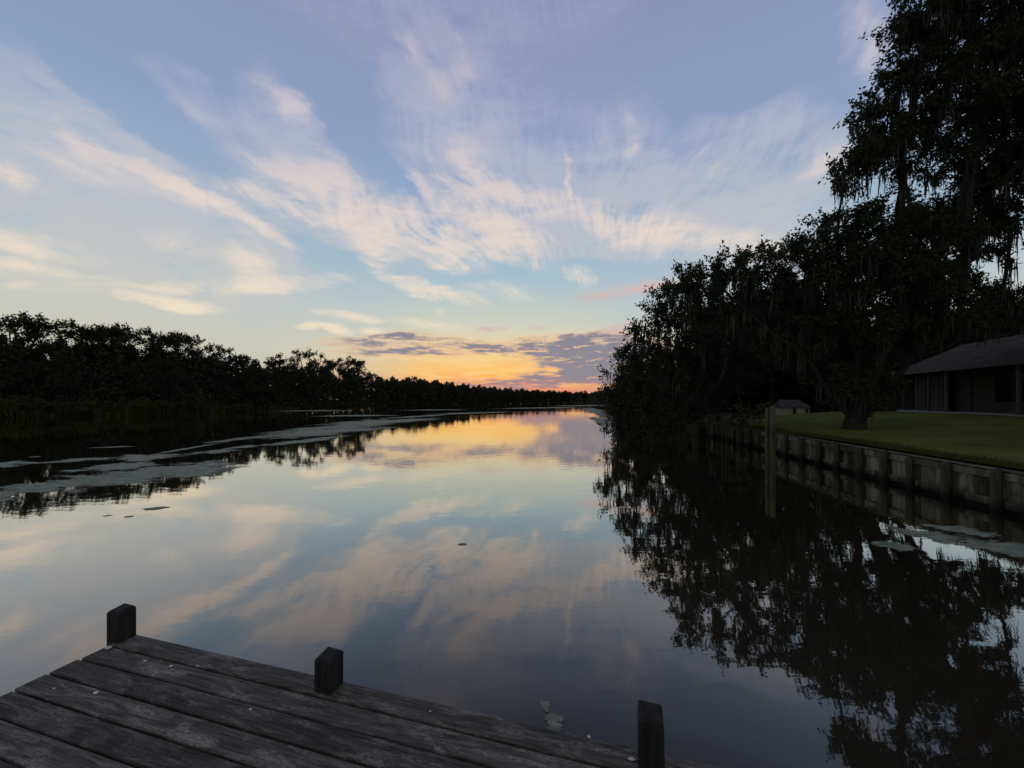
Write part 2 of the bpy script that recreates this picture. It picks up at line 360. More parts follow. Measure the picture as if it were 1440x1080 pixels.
# ------------------------------------------------------------------ camera
cam = bpy.data.cameras.new('camera'); co = bpy.data.objects.new('camera', cam); C.objects.link(co)
co.location = (0, 0, H); co.rotation_euler = (R(90), 0, 0)
cam.sensor_width = 36; cam.lens = F / 1440 * 36; cam.shift_y = 22 / 1440; cam.clip_start = .05; cam.clip_end = 6000
sc = bpy.context.scene; sc.camera = co
sc.view_settings.view_transform = 'Standard'; sc.view_settings.look = 'None'; sc.view_settings.exposure = 0; sc.view_settings.gamma = 1
sc.cycles.max_bounces = 5; sc.cycles.diffuse_bounces = 3; sc.cycles.glossy_bounces = 3; sc.cycles.transparent_max_bounces = 8
sc.cycles.use_denoising = True

# ------------------------------------------------------------------ ground, water, lawn
LEFT_PX = [(-400, 40), (0, 56), (100, 60), (200, 66), (300, 78), (400, 93), (450, 105), (500, 125), (540, 165), (600, 195), (650, 250), (700, 320), (750, 380), (800, 450), (832, 520)]
LD = np.array([-60., 10.] + [d for p, d in LEFT_PX]); LX = np.array([-75., -74.] + [max((p-CX)/F*d, -78.) for p, d in LEFT_PX])
RD = np.array([-60., -12, 27.0, 29.0, 40, 80, 200, 300, 450, 520]); RX = np.array([1.0, 7.4, 13.1, 13.4, 15, 21, 46.5, 60, 83, 98.])
def xl(D): return np.interp(D, LD, LX)
def xr(D): return np.interp(D, RD, RX)
def smooth(a, b, x): u = np.clip((x-a)/(b-a), 0, 1); return u*u*(3-2*u)

def land_z(X, Y):
    rng = np.sin(X*.31)*np.cos(Y*.23)*.15 + np.sin(X*.07+1)*np.sin(Y*.05)*.3
    left = smooth(-1, 8, xl(Y) - X); 
    bank_r = np.where(Y < 28, smooth(1.6, 3.0, X - xr(Y)), smooth(-.3, 5, X - xr(Y)))
    back = smooth(0, 4, -14 - Y)
    far = smooth(0, 8, Y - 522)
    m_ = np.maximum.reduce([left, bank_r, back, far])
    return -1.5 + m_*(2.05 + np.where(Y > 40, .35, 0)) + m_*rng
xs = np.unique(np.concatenate([np.linspace(-2600, -140, 20), np.arange(-140, -40, 3), np.arange(-40, 0, 4), np.arange(0, 60, .8), np.arange(60, 140, 4), np.linspace(140, 2600, 20)]))
ys = np.unique(np.concatenate([np.linspace(-600, -40, 8), np.arange(-40, 60, 1.0), np.arange(60, 560, 5), np.linspace(560, 3400, 14)]))
GX, GY = np.meshgrid(xs, ys); GZ = land_z(GX, GY)
def grid_mesh(name, GX, GY, GZ, smooth_=True):
    ny, nx = GX.shape; V = np.stack([GX, GY, GZ], -1).reshape(-1, 3)
    i = (np.arange(ny-1)[:, None]*nx + np.arange(nx-1)[None, :]).ravel()
    return mesh_np(name, V, np.stack([i, i+1, i+nx+1, i+nx], 1), smooth_)
tag(link_mesh('ground', grid_mesh('ground', GX, GY, GZ), M['ground']), kind='structure')
wx = np.array([-2600, -300, 0, 300, 2600.]); wy = np.array([-600, 0, 300, 3300.])
WX, WY = np.meshgrid(wx, wy)
tag(link_mesh('water', grid_mesh('water', WX, WY, WX*0), M['water']), kind='structure')

def bulk(s):                                   # bulkhead front line by forward distance D
    return np.array([xr(s), s])
BN = np.array([.989, -.145])                    # inland normal of the bulkhead
def lawn_z(X, Y):
    t_ = X - xr(Y)
    z = .98 + .60*smooth(4.5, 12, t_)*(1-smooth(30, 44, Y)) - .28*smooth(27, 38, Y)*(1-smooth(5, 12, t_)*.3)
    return z + .03*np.sin(X*.9)*np.cos(Y*.7)
tt = np.concatenate([np.arange(.06, 6, .35), np.arange(6, 62, 1.2)]); ss = np.arange(-12, 27.01, .6)
S, T = np.meshgrid(ss, tt, indexing='ij'); LXg = xr(S) + T
tag(link_mesh('lawn', grid_mesh('lawn', LXg, S, lawn_z(LXg, S)), M['lawn']), kind='structure')
ss2 = np.arange(27.004, 62, 1.0); S, T = np.meshgrid(ss2, np.concatenate([[0, .5, 1.0], tt + 1.2]), indexing='ij')
LXg = xr(S) + T; LZ = np.where(T < 1.3, -.3 + T*1.1, lawn_z(LXg, S))
tag(link_mesh('lawn_bank', grid_mesh('lawn_bank', LXg, S, LZ), M['lawn']), kind='structure')

# ------------------------------------------------------------------ leaves, branches, moss
def unit(a): return a / np.maximum(np.linalg.norm(a, axis=-1, keepdims=True), 1e-9)

def leaf_quads(rng, P, A, L, W):
    """a folded rhombus at each P along A"""
    n = len(P); side = unit(np.cross(A, rng.normal(size=(n, 3)))); L = L*rng.uniform(.6, 1.3, (n, 1)); W = W*rng.uniform(.6, 1.3, (n, 1))
    V = np.stack([P, P + A*L*.5 + side*W*.5, P + A*L, P + A*L*.45 - side*W*.5], 1).reshape(-1, 3)
    return V, np.arange(4*n).reshape(-1, 4)

def tubes(P0, P1, R0, R1, k=5):
    n = len(P0); d = unit(P1-P0); ref = np.where(np.abs(d[:, 2:3]) > .9, [[1., 0, 0]], [[0, 0, 1.]])
    a = unit(np.cross(d, ref)); b = np.cross(d, a); th = np.arange(k)/k*2*np.pi
    ring = a[:, None]*np.cos(th)[None, :, None] + b[:, None]*np.sin(th)[None, :, None]
    V = np.concatenate([P0[:, None] + ring*R0[:, None, None], P1[:, None] + ring*R1[:, None, None]], 1).reshape(-1, 3)
    i = np.arange(n)[:, None]*2*k; j = np.arange(k)[None]; j2 = (j+1) % k
    return V, np.stack([i+j, i+j2, i+k+j2, i+k+j], -1).reshape(-1, 4)

def join(parts):
    Vs, Qs, n = [], [], 0
    for V, Q in parts: Vs.append(V); Qs.append(Q+n); n += len(V)
    return np.concatenate(Vs), np.concatenate(Qs)

def blob_points(rng, blobs, spacing):
    out = []; dirs = []
    for c, r in blobs:
        c = np.asarray(c, float); rv = np.asarray(r if hasattr(r, '__len__') else (r, r, r*.8), float)
        n = max(3, int(1.6*np.prod(rv)**(2/3.)*4/spacing**2*.55 + 1))
        u = unit(rng.normal(size=(n, 3))); rad = rng.uniform(.15, 1, (n, 1))**.5
        out.append(c + u*rad*rv*(1+.15*rng.normal(size=(n, 1)))); dirs.append(u)
    return np.concatenate(out), np.concatenate(dirs)

def grow(rng, limbs, A, pull=.25, jit=.12, step=.9):
    P, par, path = [], [], []
    for pl in limbs:
        pl = [np.asarray(p, float) for p in pl]
        if P:
            k = int(np.argmin(np.linalg.norm(np.array(P)-pl[0], axis=1))); last = k
        else:
            P.append(pl[0]); par.append(-1); path.append(0.); last = 0
        for q in pl[1:] if len(P) == 1 or last == 0 else pl[1:]:
            p0 = P[last]; L = np.linalg.norm(q-p0); n = max(1, int(L/step))
            for i in range(1, n+1):
                x = p0 + (q-p0)*i/n + (rng.normal(size=3)*jit*step*.8 if i < n else 0)
                P.append(x); par.append(last); path.append(path[last]+np.linalg.norm(x-P[last])); last = len(P)-1
    nl = len(P); Pa = np.array(P); dmin = np.array([np.min(np.linalg.norm(Pa-a, axis=1)) for a in A]); order = np.argsort(dmin)
    cap = nl + len(A)*6; PP = np.zeros((cap, 3)); PP[:nl] = P; pth = np.zeros(cap); pth[:nl] = path; n = nl; leafn = np.zeros(len(A), int)
    pen = np.zeros(cap); pen[0:2] = 3.0
    for ai in order:
        a = A[ai]; d = np.linalg.norm(PP[:n]-a, axis=1); k = int(np.argmin(d + pull*pth[:n] + pen[:n] + np.where(PP[:n, 2] > a[2]+.6, d*.4, 0)))
        L = d[k]; m_ = min(5, max(1, int(L/step))); last = k; p0 = PP[k].copy()
        for i in range(1, m_+1):
            x = p0 + (a-p0)*i/m_
            if i < m_: x = x + rng.normal(size=3)*jit*L/m_ + np.array([0, 0, .10*L*math.sin(math.pi*i/m_)])
            PP[n] = x; par.append(last); pth[n] = pth[last]+np.linalg.norm(x-PP[last]); last = n; n += 1
        leafn[ai] = last
    return PP[:n], np.array(par), leafn, nl

def make_tree(rng, limbs, blobs, spacing=.5, r_base=.5, twigs=6, twig_len=.5, per_twig=9, leaf=(.10, .05), moss=0, moss_len=1.0, moss_w=.05, k=5, twig_r=.006, up=.25, flat=1.0, pull=.25):
    A, U = blob_points(rng, blobs, spacing)
    P, par, leafn, nl = grow(rng, limbs, A, pull)
    cnt = np.zeros(len(P)); np.add.at(cnt, leafn, 1)
    for i in range(len(P)-1, 0, -1): cnt[par[i]] += cnt[i]
    rad = np.maximum(r_base*(cnt/cnt[0])**.54, twig_r*1.6)
    ch = np.arange(1, len(P)); keep = cnt[ch] > 0; ch = ch[keep]; pr = par[ch]
    flare = np.where(pr == 0, 1.35, 1.0)
    r0 = np.minimum(rad[pr], rad[ch]*1.5)*flare; thick = rad[ch] > .05
    parts = []
    if thick.any():
        c_, p_ = ch[thick], pr[thick]; d = unit(P[c_]-P[p_])*rad[c_][:, None]*.3
        parts.append(tubes(P[p_]-d, P[c_]+d, r0[thick], rad[c_], max(k, 8)))
    if (~thick).any(): parts.append(tubes(P[pr[~thick]], P[ch[~thick]], r0[~thick], rad[ch[~thick]], 4))
    # twigs
    base = np.repeat(P[leafn], twigs, 0); out = np.repeat(U, twigs, 0)
    D = unit(out*.7 + rng.normal(size=out.shape)*.75*np.array([1, 1, flat]) + np.array([0, 0, up]))
    Lt = twig_len*rng.uniform(.5, 1.25, (len(base), 1)); tip = base + D*Lt
    parts.append(tubes(base, tip, np.full(len(base), twig_r), np.full(len(base), twig_r*.4), 3))
    tu = rng.uniform(.1, 1.0, (len(base), per_twig, 1))
    LP = (base[:, None] + (tip-base)[:, None]*tu + rng.normal(size=(len(base), per_twig, 3))*leaf[0]*.35).reshape(-1, 3)
    LA = unit(np.repeat(D, per_twig, 0)*.6 + rng.normal(size=LP.shape)*.7)
    leaves = leaf_quads(rng, LP, LA, leaf[0], leaf[1])
    mo = None
    if moss:
        cand = ch[(cnt[ch] > 1)]; w = np.clip(cnt[cand], 1, 12); src = rng.choice(cand, moss, p=w/w.sum())
        src = np.concatenate([src, rng.choice(leafn, moss//3)])
        mp = []
        for s_ in src:
            L = moss_len*rng.uniform(.3, 1.25); ns = rng.integers(8, 16)
            q = P[s_] + rng.normal(size=(ns, 3))*np.array([.10, .10, .02])
            seg = 4; off = rng.normal(size=(ns, seg+1, 2))*.025; ln = L*rng.uniform(.35, 1, ns); ww = moss_w*rng.uniform(.5, 1.3, ns); th = rng.uniform(0, math.pi, ns)
            for a in range(ns):
                cx = q[a, 0]+np.cumsum(off[a, :, 0]); cy = q[a, 1]+np.cumsum(off[a, :, 1]); z = q[a, 2]-ln[a]*np.linspace(0, 1, seg+1)
                wv = ww[a]*np.array([.5, 1.0, .8, .5, .08]); dx, dy = math.cos(th[a])*wv, math.sin(th[a])*wv
                V = np.stack([np.stack([cx-dx, cy-dy, z], 1), np.stack([cx+dx, cy+dy, z], 1)], 1).reshape(-1, 3)
                i = np.arange(seg)*2; mp.append((V, np.stack([i, i+1, i+3, i+2], 1)))
        mo = join(mp)
    return join(parts), leaves, mo

def tree_object(name, base, data, leafmat, label, cat='tree', group=None):
    t_ = empty(name, base); tag(t_, label, cat, group)
    off = np.asarray(base, float)
    (tv, tq), (lv, lq), mo = data
    link_mesh('trunk', mesh_np('trunk', tv-off, tq, True), M['bark'], t_)
    link_mesh('crown', mesh_np('crown', lv-off, lq), leafmat, t_)
    if mo is not None: link_mesh('spanish_moss', mesh_np('spanish_moss', mo[0]-off, mo[1]), M['moss'], t_)
    return t_

def copy_tree(o, parent=None):
    c = o.copy(); C.objects.link(c); c.parent = parent
    for ch in o.children:
        d_ = ch.copy(); C.objects.link(d_); d_.parent = c
    return c

# ------------------------------------------------------------------ the big live oak on the lawn
rng = np.random.default_rng(11)
base = at(1200, 603, 19.6); base[2] = .62
fork = base + [0, -.1, .75]
limbs = [[base, fork, base+[.2, -.3, 2.2], base+[1.0, -1.2, 5.5], base+[2.6, -2.4, 9.5], at(1390, 120, 16.5)],
         [fork, base+[-1.3, -.4, 1.9], base+[-3.4, -1.2, 3.9], base+[-6.0, -1.6, 5.6], at(1010, 400, 18.2)],
         [base+[.2, -.3, 2.2], base+[-.8, -1.0, 5.0], at(1180, 300, 17.5), at(1190, 240, 17)],
         [fork, base+[1.2, .2, 1.6], base+[3.2, .2, 4.2], base+[6, -1.0, 7.0], at(1420, 330, 17.5)],
         [base+[1.0, -1.2, 5.5], at(1270, 200, 17), at(1290, 90, 16.5)]]
blobs = [(at(x, y, d), r) for x, y, d, r in [
  (1400,20,17,2.6),(1310,60,16.5,1.5),(1335,0,16,1.5),(1440,90,16,2.6),(1340,130,16.5,2.1),(1270,150,17,1.5),(1245,190,16.7,1.1),(1205,178,16.5,.6),(1300,215,17,1.3),
  (1185,252,16.5,.55),(1210,235,16.7,.8),(1380,215,18,1.9),(1440,230,17,2.0),(1230,215,17,1.2),(1290,20,16,1.0),(1275,85,16.3,.8),(1500,150,17,3),(1480,-30,17,3),(1360,-90,16,2.5),
  (1350,310,19,1.4),(1300,310,19,1.3),(1255,300,18.5,1.2),(1215,310,18,1.0),(1180,325,17.5,1.0),(1145,340,17.5,.9),(1110,352,17.5,.8),(1070,365,17.5,.8),(1075,395,18,1.0),
  (1040,375,17.5,.8),(1000,385,18,.8),(965,392,18,.6),(960,425,18.5,.8),(1000,430,19,1.2),(1050,430,19,1.1),(1215,560,19,.7),(1178,553,19,.7),(1245,548,19.5,.7),(1195,540,18.8,.8),(1440,432,21,1.1),(1390,430,21,1.1),(1490,420,20,1.3),(1400,330,18,1.3),(1330,350,17.5,1.5),(1280,340,17.5,1.3),(1230,350,17.5,1.2),(1340,430,18,1.3),(1290,400,17.5,1.3),(1240,400,17.5,1.3),(1190,430,18,1.3),(1150,470,19,1.2),(1240,460,18,1.2),(1290,460,19,1.1),(1350,445,20,1.1),(1210,530,19,.9),(1420,440,20,1.1),(1410,280,18,1.3),(1130,385,17.5,1.1),(1090,470,19,1.2),(1170,370,17.5,1.1),
  (1250,360,19,1.5),(1190,385,19,1.4),(1140,410,19,1.1),
  (1300,390,20,1.5),(1230,430,20,1.4),(1170,450,20,1.3),(1100,440,20,1.0),(1290,450,21,1.2),(1360,380,21,1.0),(1120,490,20.5,1.0),(1200,500,21,1.1),(1250,490,22,1.0)]]
oakA = make_tree(rng, limbs, blobs, .45, .42, 8, .55, 12, (.15, .085), moss=900, moss_len=1.3, moss_w=.030, k=9)
tree_object('live_oak', base, oakA, M['oak_leaf'], 'towering moss-hung live oak rooted on the lawn, crown reaching past the top of the picture', 'tree')

# oak leaning over the water beyond the bulkhead
rng = np.random.default_rng(12)
base = np.array([14.6, 29.3, .62]); fork = base + [-.6, -.5, 1.2]
limbs = [[base, fork, base+[-2.2, -1.8, 3.2], at(960, 500, 25), at(905, 540, 23.5)],
         [fork, base+[-1.0, -1, 4.2], at(985, 430, 26), at(950, 400, 25)],
         [fork, base+[.8, 0, 4], at(1080, 430, 28)],
         [base+[-2.2, -1.8, 3.2], at(900, 570, 23.5), at(868, 580, 23)]]
blobs = [(at(x, y, d), r) for x, y, d, r in [
  (945,408,25,1.0),(925,440,25,1.1),(905,470,24,1.0),(890,500,24,1.0),(872,530,23.5,.8),(860,555,23,.6),(868,585,23,.8),(880,560,23.5,1.1),(895,600,22.5,.7),(862,605,22.8,.45),(885,618,22.5,.5),
  (960,450,26,1.6),(935,500,25,1.6),(925,550,24,1.5),(920,590,23.5,1.0),(980,500,26,1.8),(970,560,25,1.6),(955,600,24,.8),(1010,540,27,1.8),(1000,460,27,1.7),(985,395,26,1.1),(1020,405,27,1.2),
  (1050,490,28,1.8),(1060,440,28,1.7),(1090,480,29,1.7),(1030,450,25,1.6),(1080,420,27,1.6),(1120,480,29.5,1.6),(1110,440,29,1.7),(1150,460,30,1.6),(1045,585,20,.22),(1066,581,20,.18),(1010,480,23,1.4)]]
oakB = make_tree(rng, limbs, blobs, .52, .38, 8, .6, 11, (.17, .10), moss=420, moss_len=1.7, moss_w=.030, k=9)
tree_object('live_oak', base, oakB, M['oak_leaf'], 'round live oak leaning over the river past the bulkhead end, branches touching the water', 'tree')

# ------------------------------------------------------------------ wood-tree kinds (12 m tall, at the origin)
def kind_umbrella(seed, n=6, h=12, spread=4.5, airy=False, low=True):
    rng = np.random.default_rng(seed); fork = np.array([0, 0, h*.36]); limbs = [[(0, 0, 0), fork + rng.normal(size=3)*.2, (rng.normal()*.6, rng.normal()*.6, h*.72)]]
    blobs = []
    for i in range(n):
        a = i/n*2*math.pi + rng.uniform(-.4, .4); r = spread*rng.uniform(.35, 1); z = h*rng.uniform(.66, .95)
        p = np.array([math.cos(a)*r, math.sin(a)*r, z]); limbs.append([fork + [0, 0, rng.uniform(0, h*.2)], fork*.4 + p*.6 + [0, 0, -.4], p])
        s_ = rng.uniform(.9, 1.7)*(.75 if airy else 1); blobs.append((p, (s_*1.25, s_*1.25, s_*.5)))
        p2 = p + rng.normal(size=3)*np.array([1.2, 1.2, .9]); blobs.append((p2, (s_, s_, s_*.45)))
    blobs.append(((0, 0, h*.93), (1.5, 1.5, .8)))
    if low:
        for i in range(4):
            a = rng.uniform(0, 6.3); blobs.append(((math.cos(a)*2, math.sin(a)*2, h*rng.uniform(.3, .62)), (2.1, 2.1, 1.5)))
    return make_tree(rng, limbs, blobs, .85, .24, 6, .8, 5 if airy else 8, (.32, .20), k=6, twig_r=.02, up=.15, flat=.6)
def kind_round(seed, h=11, w=3.4):
    rng = np.random.default_rng(seed); limbs = [[(0, 0, 0), (.1, 0, h*.3), (rng.normal()*.3, rng.normal()*.3, h*.8)]]; blobs = []
    for i in range(11):
        a = rng.uniform(0, 6.3); z = rng.uniform(.22, .92); r = w*rng.uniform(.2, 1)*math.sin(math.pi*min(1, z*.9+.1))
        blobs.append(((math.cos(a)*r, math.sin(a)*r, h*z), rng.uniform(1.1, 2.0)))
    return make_tree(rng, limbs, blobs, .85, .25, 6, .8, 8, (.34, .22), k=6, twig_r=.018)
kinds = [kind_umbrella(1), kind_umbrella(2, 7, spread=5.2), kind_umbrella(3, 5, spread=3.6), kind_round(4), kind_round(5, 12, 3.0), kind_umbrella(6, 7, 12, 4.6, True, False), kind_round(7, 10, 4)]
protos = []
def place(kind, x, y, z, h, rz, label, group, name='tree', wscale=1.0):
    """first use links the source itself, later ones are copies of the thing and its parts"""
    if kind >= len(protos) or protos[kind] is None: raise KeyError
    pr, used = protos[kind]
    o = pr if not used else copy_tree(pr)
    protos[kind][1] = True
    o.location = (x, y, z); o.rotation_euler = (0, 0, rz); s_ = h/12.0; o.scale = (s_*wscale, s_*wscale, s_)
    tag(o, label, 'tree', group); 
    if not group and 'group' in o: del o['group']
    return o
for kd in kinds:
    protos.append([tree_object('tree', (0, 0, 0), kd, M['wood_leaf'], 'tree'), False])

rnd = random.Random(5)
TOPS = [(-200, 440), (0, 438), (60, 462), (100, 446), (160, 452), (200, 462), (240, 460), (290, 478), (330, 490), (400, 493), (440, 494), (500, 508), (540, 531), (600, 532), (650, 539), (700, 544), (750, 547), (832, 551)]
tp, ty = zip(*TOPS)
dl = [p for p, _ in LEFT_PX]; dd_ = [d for _, d in LEFT_PX]
def top_y(px): return np.interp(px, tp, ty)
def lbank(px, back=0):
    D = np.interp(px, dl, dd_) + back; return (px-CX)/F*D, D
# named ones that stand out on the skyline: px, top row, setback, kind, width, label
NAMED = [
 (14, 437, 7, 5, 1.0, 'airy layered tree cut off by the left edge of the picture above the wood'),
 (50, 458, 8, 2, .6, 'thin sparse tree in the dip of the left skyline between two taller crowns'),
 (92, 446, 8, 1, 1.05, 'broad flat-topped tree, highest crown of the left bank, sky under its branches'),
 (148, 452, 9, 0, .95, 'dense tree touching the right side of the highest flat-topped left bank crown'),
 (205, 458, 9, 1, .95, 'wide layered tree with a spiky top in the middle of the tall left skyline crowns'),
 (252, 463, 10, 0, .9, 'tree with a feathery layered crown sloping down to the right on the left bank'),
 (292, 479, 9, 2, .9, 'lowest layered skyline crown, where the left wood drops to even height'),
 (318, 486, 10, 6, 1.15, 'broad dark crown exactly where the left skyline steps down'),
 (345, 489, 10, 3, 1.1, 'rounded dark crown rising just right of the drop in the left skyline'),
 (392, 492, 10, 4, 1.1, 'even-topped dark tree directly left of the lone airy crown on the left skyline'),
 (433, 490, 10, 5, .85, 'lone airy tree with branches showing against pale sky midway along the left skyline'),
 (478, 505, 12, 1, .95, 'spreading tree just right of the lone airy crown on the left skyline'),
 (505, 508, 14, 0, .9, 'last tall tree of the left skyline before the wood drops away toward the sunset'),
 (582, 529, 14, 5, .9, 'small airy crown on the distant left skyline at the edge of the orange glow'),
 (822, 547, 5, 3, 1.0, 'far crown closing the river bend where both banks meet'),
]
for px, yt, bk, kd, ws, lab in NAMED:
    x, D = lbank(px, bk); z = .5; h = H - z + (HY-yt)/F*D
    place(kd, x, D, z, h*(.93 if px < 300 else .98), rnd.uniform(0, 6.3), lab, 'trees along the left bank', wscale=ws)
px = -60.
while px < 800:
    x, D = lbank(px); step = 5.5/D*F
    for row, (bk, f_, kset) in enumerate([(2.5, .72, (3, 4, 6)), (12, .88, (3, 6, 4)), (24, .86, (3, 6))]):
        if row == 2 and D > 130: continue
        if row and rnd.random() < .22: continue
        q = px + rnd.uniform(-.4, .4)*step; xx, DD = lbank(q, bk + rnd.uniform(-1, 2)); yt = top_y(q)
        full = H - .5 + (HY - yt)/F*DD; ff = f_ if D < 140 else min(1, f_ + .24)
        place(rnd.choice(kset), xx, DD, .4, full*ff*(.95 if px < 280 else 1)*rnd.uniform(.86, 1.04), rnd.uniform(0, 6.3), 'dark leafy tree below the skyline in the dense wood along the left bank', 'trees massed along the left bank')
    px += step*(1 if D < 200 else 1.3)

for i in range(9):
    q = -105 - i*36; x, D = lbank(q, 5 + (i % 2)*6); place((3, 0, 6, 1)[i % 4], x, D, .4, (H + (HY-442)/F*D)*rnd.uniform(.86, 1.0), rnd.uniform(0, 6.3), 'dark leafy tree below the skyline in the dense wood along the left bank', 'trees massed along the left bank')

# right bank beyond the leaning oak and behind the lawn
D = 34.
while D < 400:
    for bk in (4, 12):
        if D < 58: bk = 1.2 if bk == 4 else None
        if bk is None: continue
        X = xr(D) + bk + rnd.uniform(-1, 1.5); h = rnd.uniform(8.5, 12)*(.8 if D > 150 else 1)
        if D < 60 and bk < 8: h *= .62
        place(rnd.choice((3, 4, 6, 0)), X, D + rnd.uniform(-2, 2), .4, h, rnd.uniform(0, 6.3), 'dark leafy tree on the right bank of the river, beyond the leaning oak', 'trees along the far right bank')
    D += 7 if D < 120 else 11
for i, (px_, D, yt, kd) in enumerate([(1010,47,420,3),(1050,50,400,6),(1085,47,405,4),(1120,54,395,3),(1150,48,400,6),(1190,52,400,4),(1230,50,430,3),(1270,54,440,6),(1310,50,425,4),(1350,46,430,3),(1390,50,425,6),(1430,47,425,4),(1475,44,420,3),(1030,60,440,4),(1100,64,430,6),(1170,62,425,3),(1260,62,420,4),(1330,60,440,6),(1400,60,430,3),(1300,41,425,3),(1345,40,418,6),(1385,39,412,4),(1425,37,405,3),(1470,35,400,6)]):
    p = at(px_, yt, D)
    place(kd, p[0], D, .9, p[2]-.9, rnd.uniform(0, 6.3), 'dark leafy tree in the row closing off the lawn behind the house and shed', 'trees behind the lawn', wscale=1.2)

# ------------------------------------------------------------------ masses: undergrowth, far wood, reeds
def leaf_mass(rng, n, fn, L, W, flat=.8):
    P = fn(rng, n); A = unit(rng.normal(size=P.shape)*np.array([1, 1, flat])); return leaf_quads(rng, P, A, L, W)
def left_fill(rng, n):
    px = rng.uniform(-420, 540, n); back = rng.uniform(0, 22, n); D = np.interp(px, dl, dd_) + back
    full = H - .5 + (HY - np.interp(px, tp, ty))/F*D
    lump = .70 + .10*np.sin(px*.09) + .08*np.sin(px*.23+1)
    z = rng.uniform(0, 1, n)*full*np.clip(back/3., .18, 1)*lump; return np.stack([(px-CX)/F*D, D, z], 1)
rng = np.random.default_rng(3)
tag(link_mesh('undergrowth', mesh_np('undergrowth', *leaf_mass(rng, 105000, left_fill, .65, .42)), M['wood_leaf']), 'dense dark undergrowth filling the wood along the left bank', 'undergrowth', kind='stuff')
def far_fill(rng, n):
    px = rng.uniform(530, 850, n); back = rng.uniform(0, 30, n); D = np.interp(px, dl, dd_) + back
    top = H - .5 + (HY - np.interp(px, tp, ty))/F*D
    top = top*(.88 + .07*np.sin(px*.31) + .06*np.sin(px*.83+2)+.05*np.sin(px*1.7))
    return np.stack([(px-CX)/F*D, D, rng.uniform(0, 1, n)**.8*top], 1)
tag(link_mesh('distant_woods', mesh_np('distant_woods', *leaf_mass(rng, 45000, far_fill, 1.5, 1.0)), M['wood_leaf']), 'distant dark woods under the sunset at the end of the river', 'woods', kind='stuff')
def right_fill(rng, n):
    D = rng.uniform(33, 480, n)**1.0; D = 33 + (D-33)*rng.uniform(0, 1, n)**.7; back = rng.uniform(0, 16, n); back = np.where(D < 52, back*.15, back); X = np.interp(D, RD, RX) + back
    top = np.where(D < 60, 4.5, 7.0)*np.clip(back/3+.2, .45, 1); return np.stack([X, D, rng.uniform(0, 1, n)*top], 1)
tag(link_mesh('riverside_thicket', mesh_np('riverside_thicket', *leaf_mass(rng, 40000, right_fill, .9, .55)), M['wood_leaf']), 'dark thicket lining the right bank beyond the leaning oak', 'thicket', kind='stuff')
def back_fill(rng, n):
    px = rng.uniform(985, 1560, n); D = rng.uniform(47, 60, n); return np.stack([(px-CX)/F*D, D, .3+rng.uniform(0, 1, n)*6.5*(.8+.2*np.sin(px*.05))], 1)
tag(link_mesh('hedgerow', mesh_np('hedgerow', *leaf_mass(rng, 30000, back_fill, .6, .38)), M['wood_leaf']), 'dark tangled growth closing off the lawn behind house and shed', 'undergrowth', kind='stuff')
def reeds(rng, n, fn, h, w):
    P = fn(rng, n); A = unit(np.stack([rng.normal(size=n)*.22, rng.normal(size=n)*.22, np.ones(n)], 1)); return leaf_quads(rng, P, A, h, w)
def reed_l(rng, n):
    px = rng.uniform(-60, 420, n)**1; px = np.where(rng.uniform(size=n) < .5, rng.uniform(-60, 240, n), px); D = np.interp(px, dl, dd_) + rng.uniform(-2.5, 2.5, n)*(1+.4*np.sin(px*.05)); return np.stack([(px-CX)/F*D, D, -.75+.55*np.sin(px*.11)*np.sin(px*.043+1)+.1*np.sin(px*.5)], 1)
tag(link_mesh('reeds', mesh_np('reeds', *reeds(rng, 15000, reed_l, 1.6, .16)), M['reed']), 'dull green reeds and weeds at the foot of the left bank', 'reeds', kind='stuff')
def reed_r(rng, n):
    D = rng.uniform(27.5, 36, n); return np.stack([np.interp(D, RD, RX) + rng.normal(size=n)*.5 - .2, D, np.zeros(n)-.05], 1)
tag(link_mesh('reeds', mesh_np('reeds', *reeds(rng, 1400, reed_r, .9, .05)), M['reed']), 'pale weeds growing in the water just past the far end of the bulkhead', 'reeds', kind='stuff')
def edge_grass(rng, n):
    s_ = rng.uniform(4, 27, n); t_ = np.abs(rng.normal(size=n))*.5 - .03; X = np.interp(s_, RD, RX)+t_; return np.stack([X, s_, lawn_z(X, s_)-.02], 1)
tag(link_mesh('grass', mesh_np('grass', *reeds(rng, 22000, edge_grass, .085, .011)), M['grass']), 'ragged grass along the lawn edge behind the bulkhead', 'grass', kind='stuff')
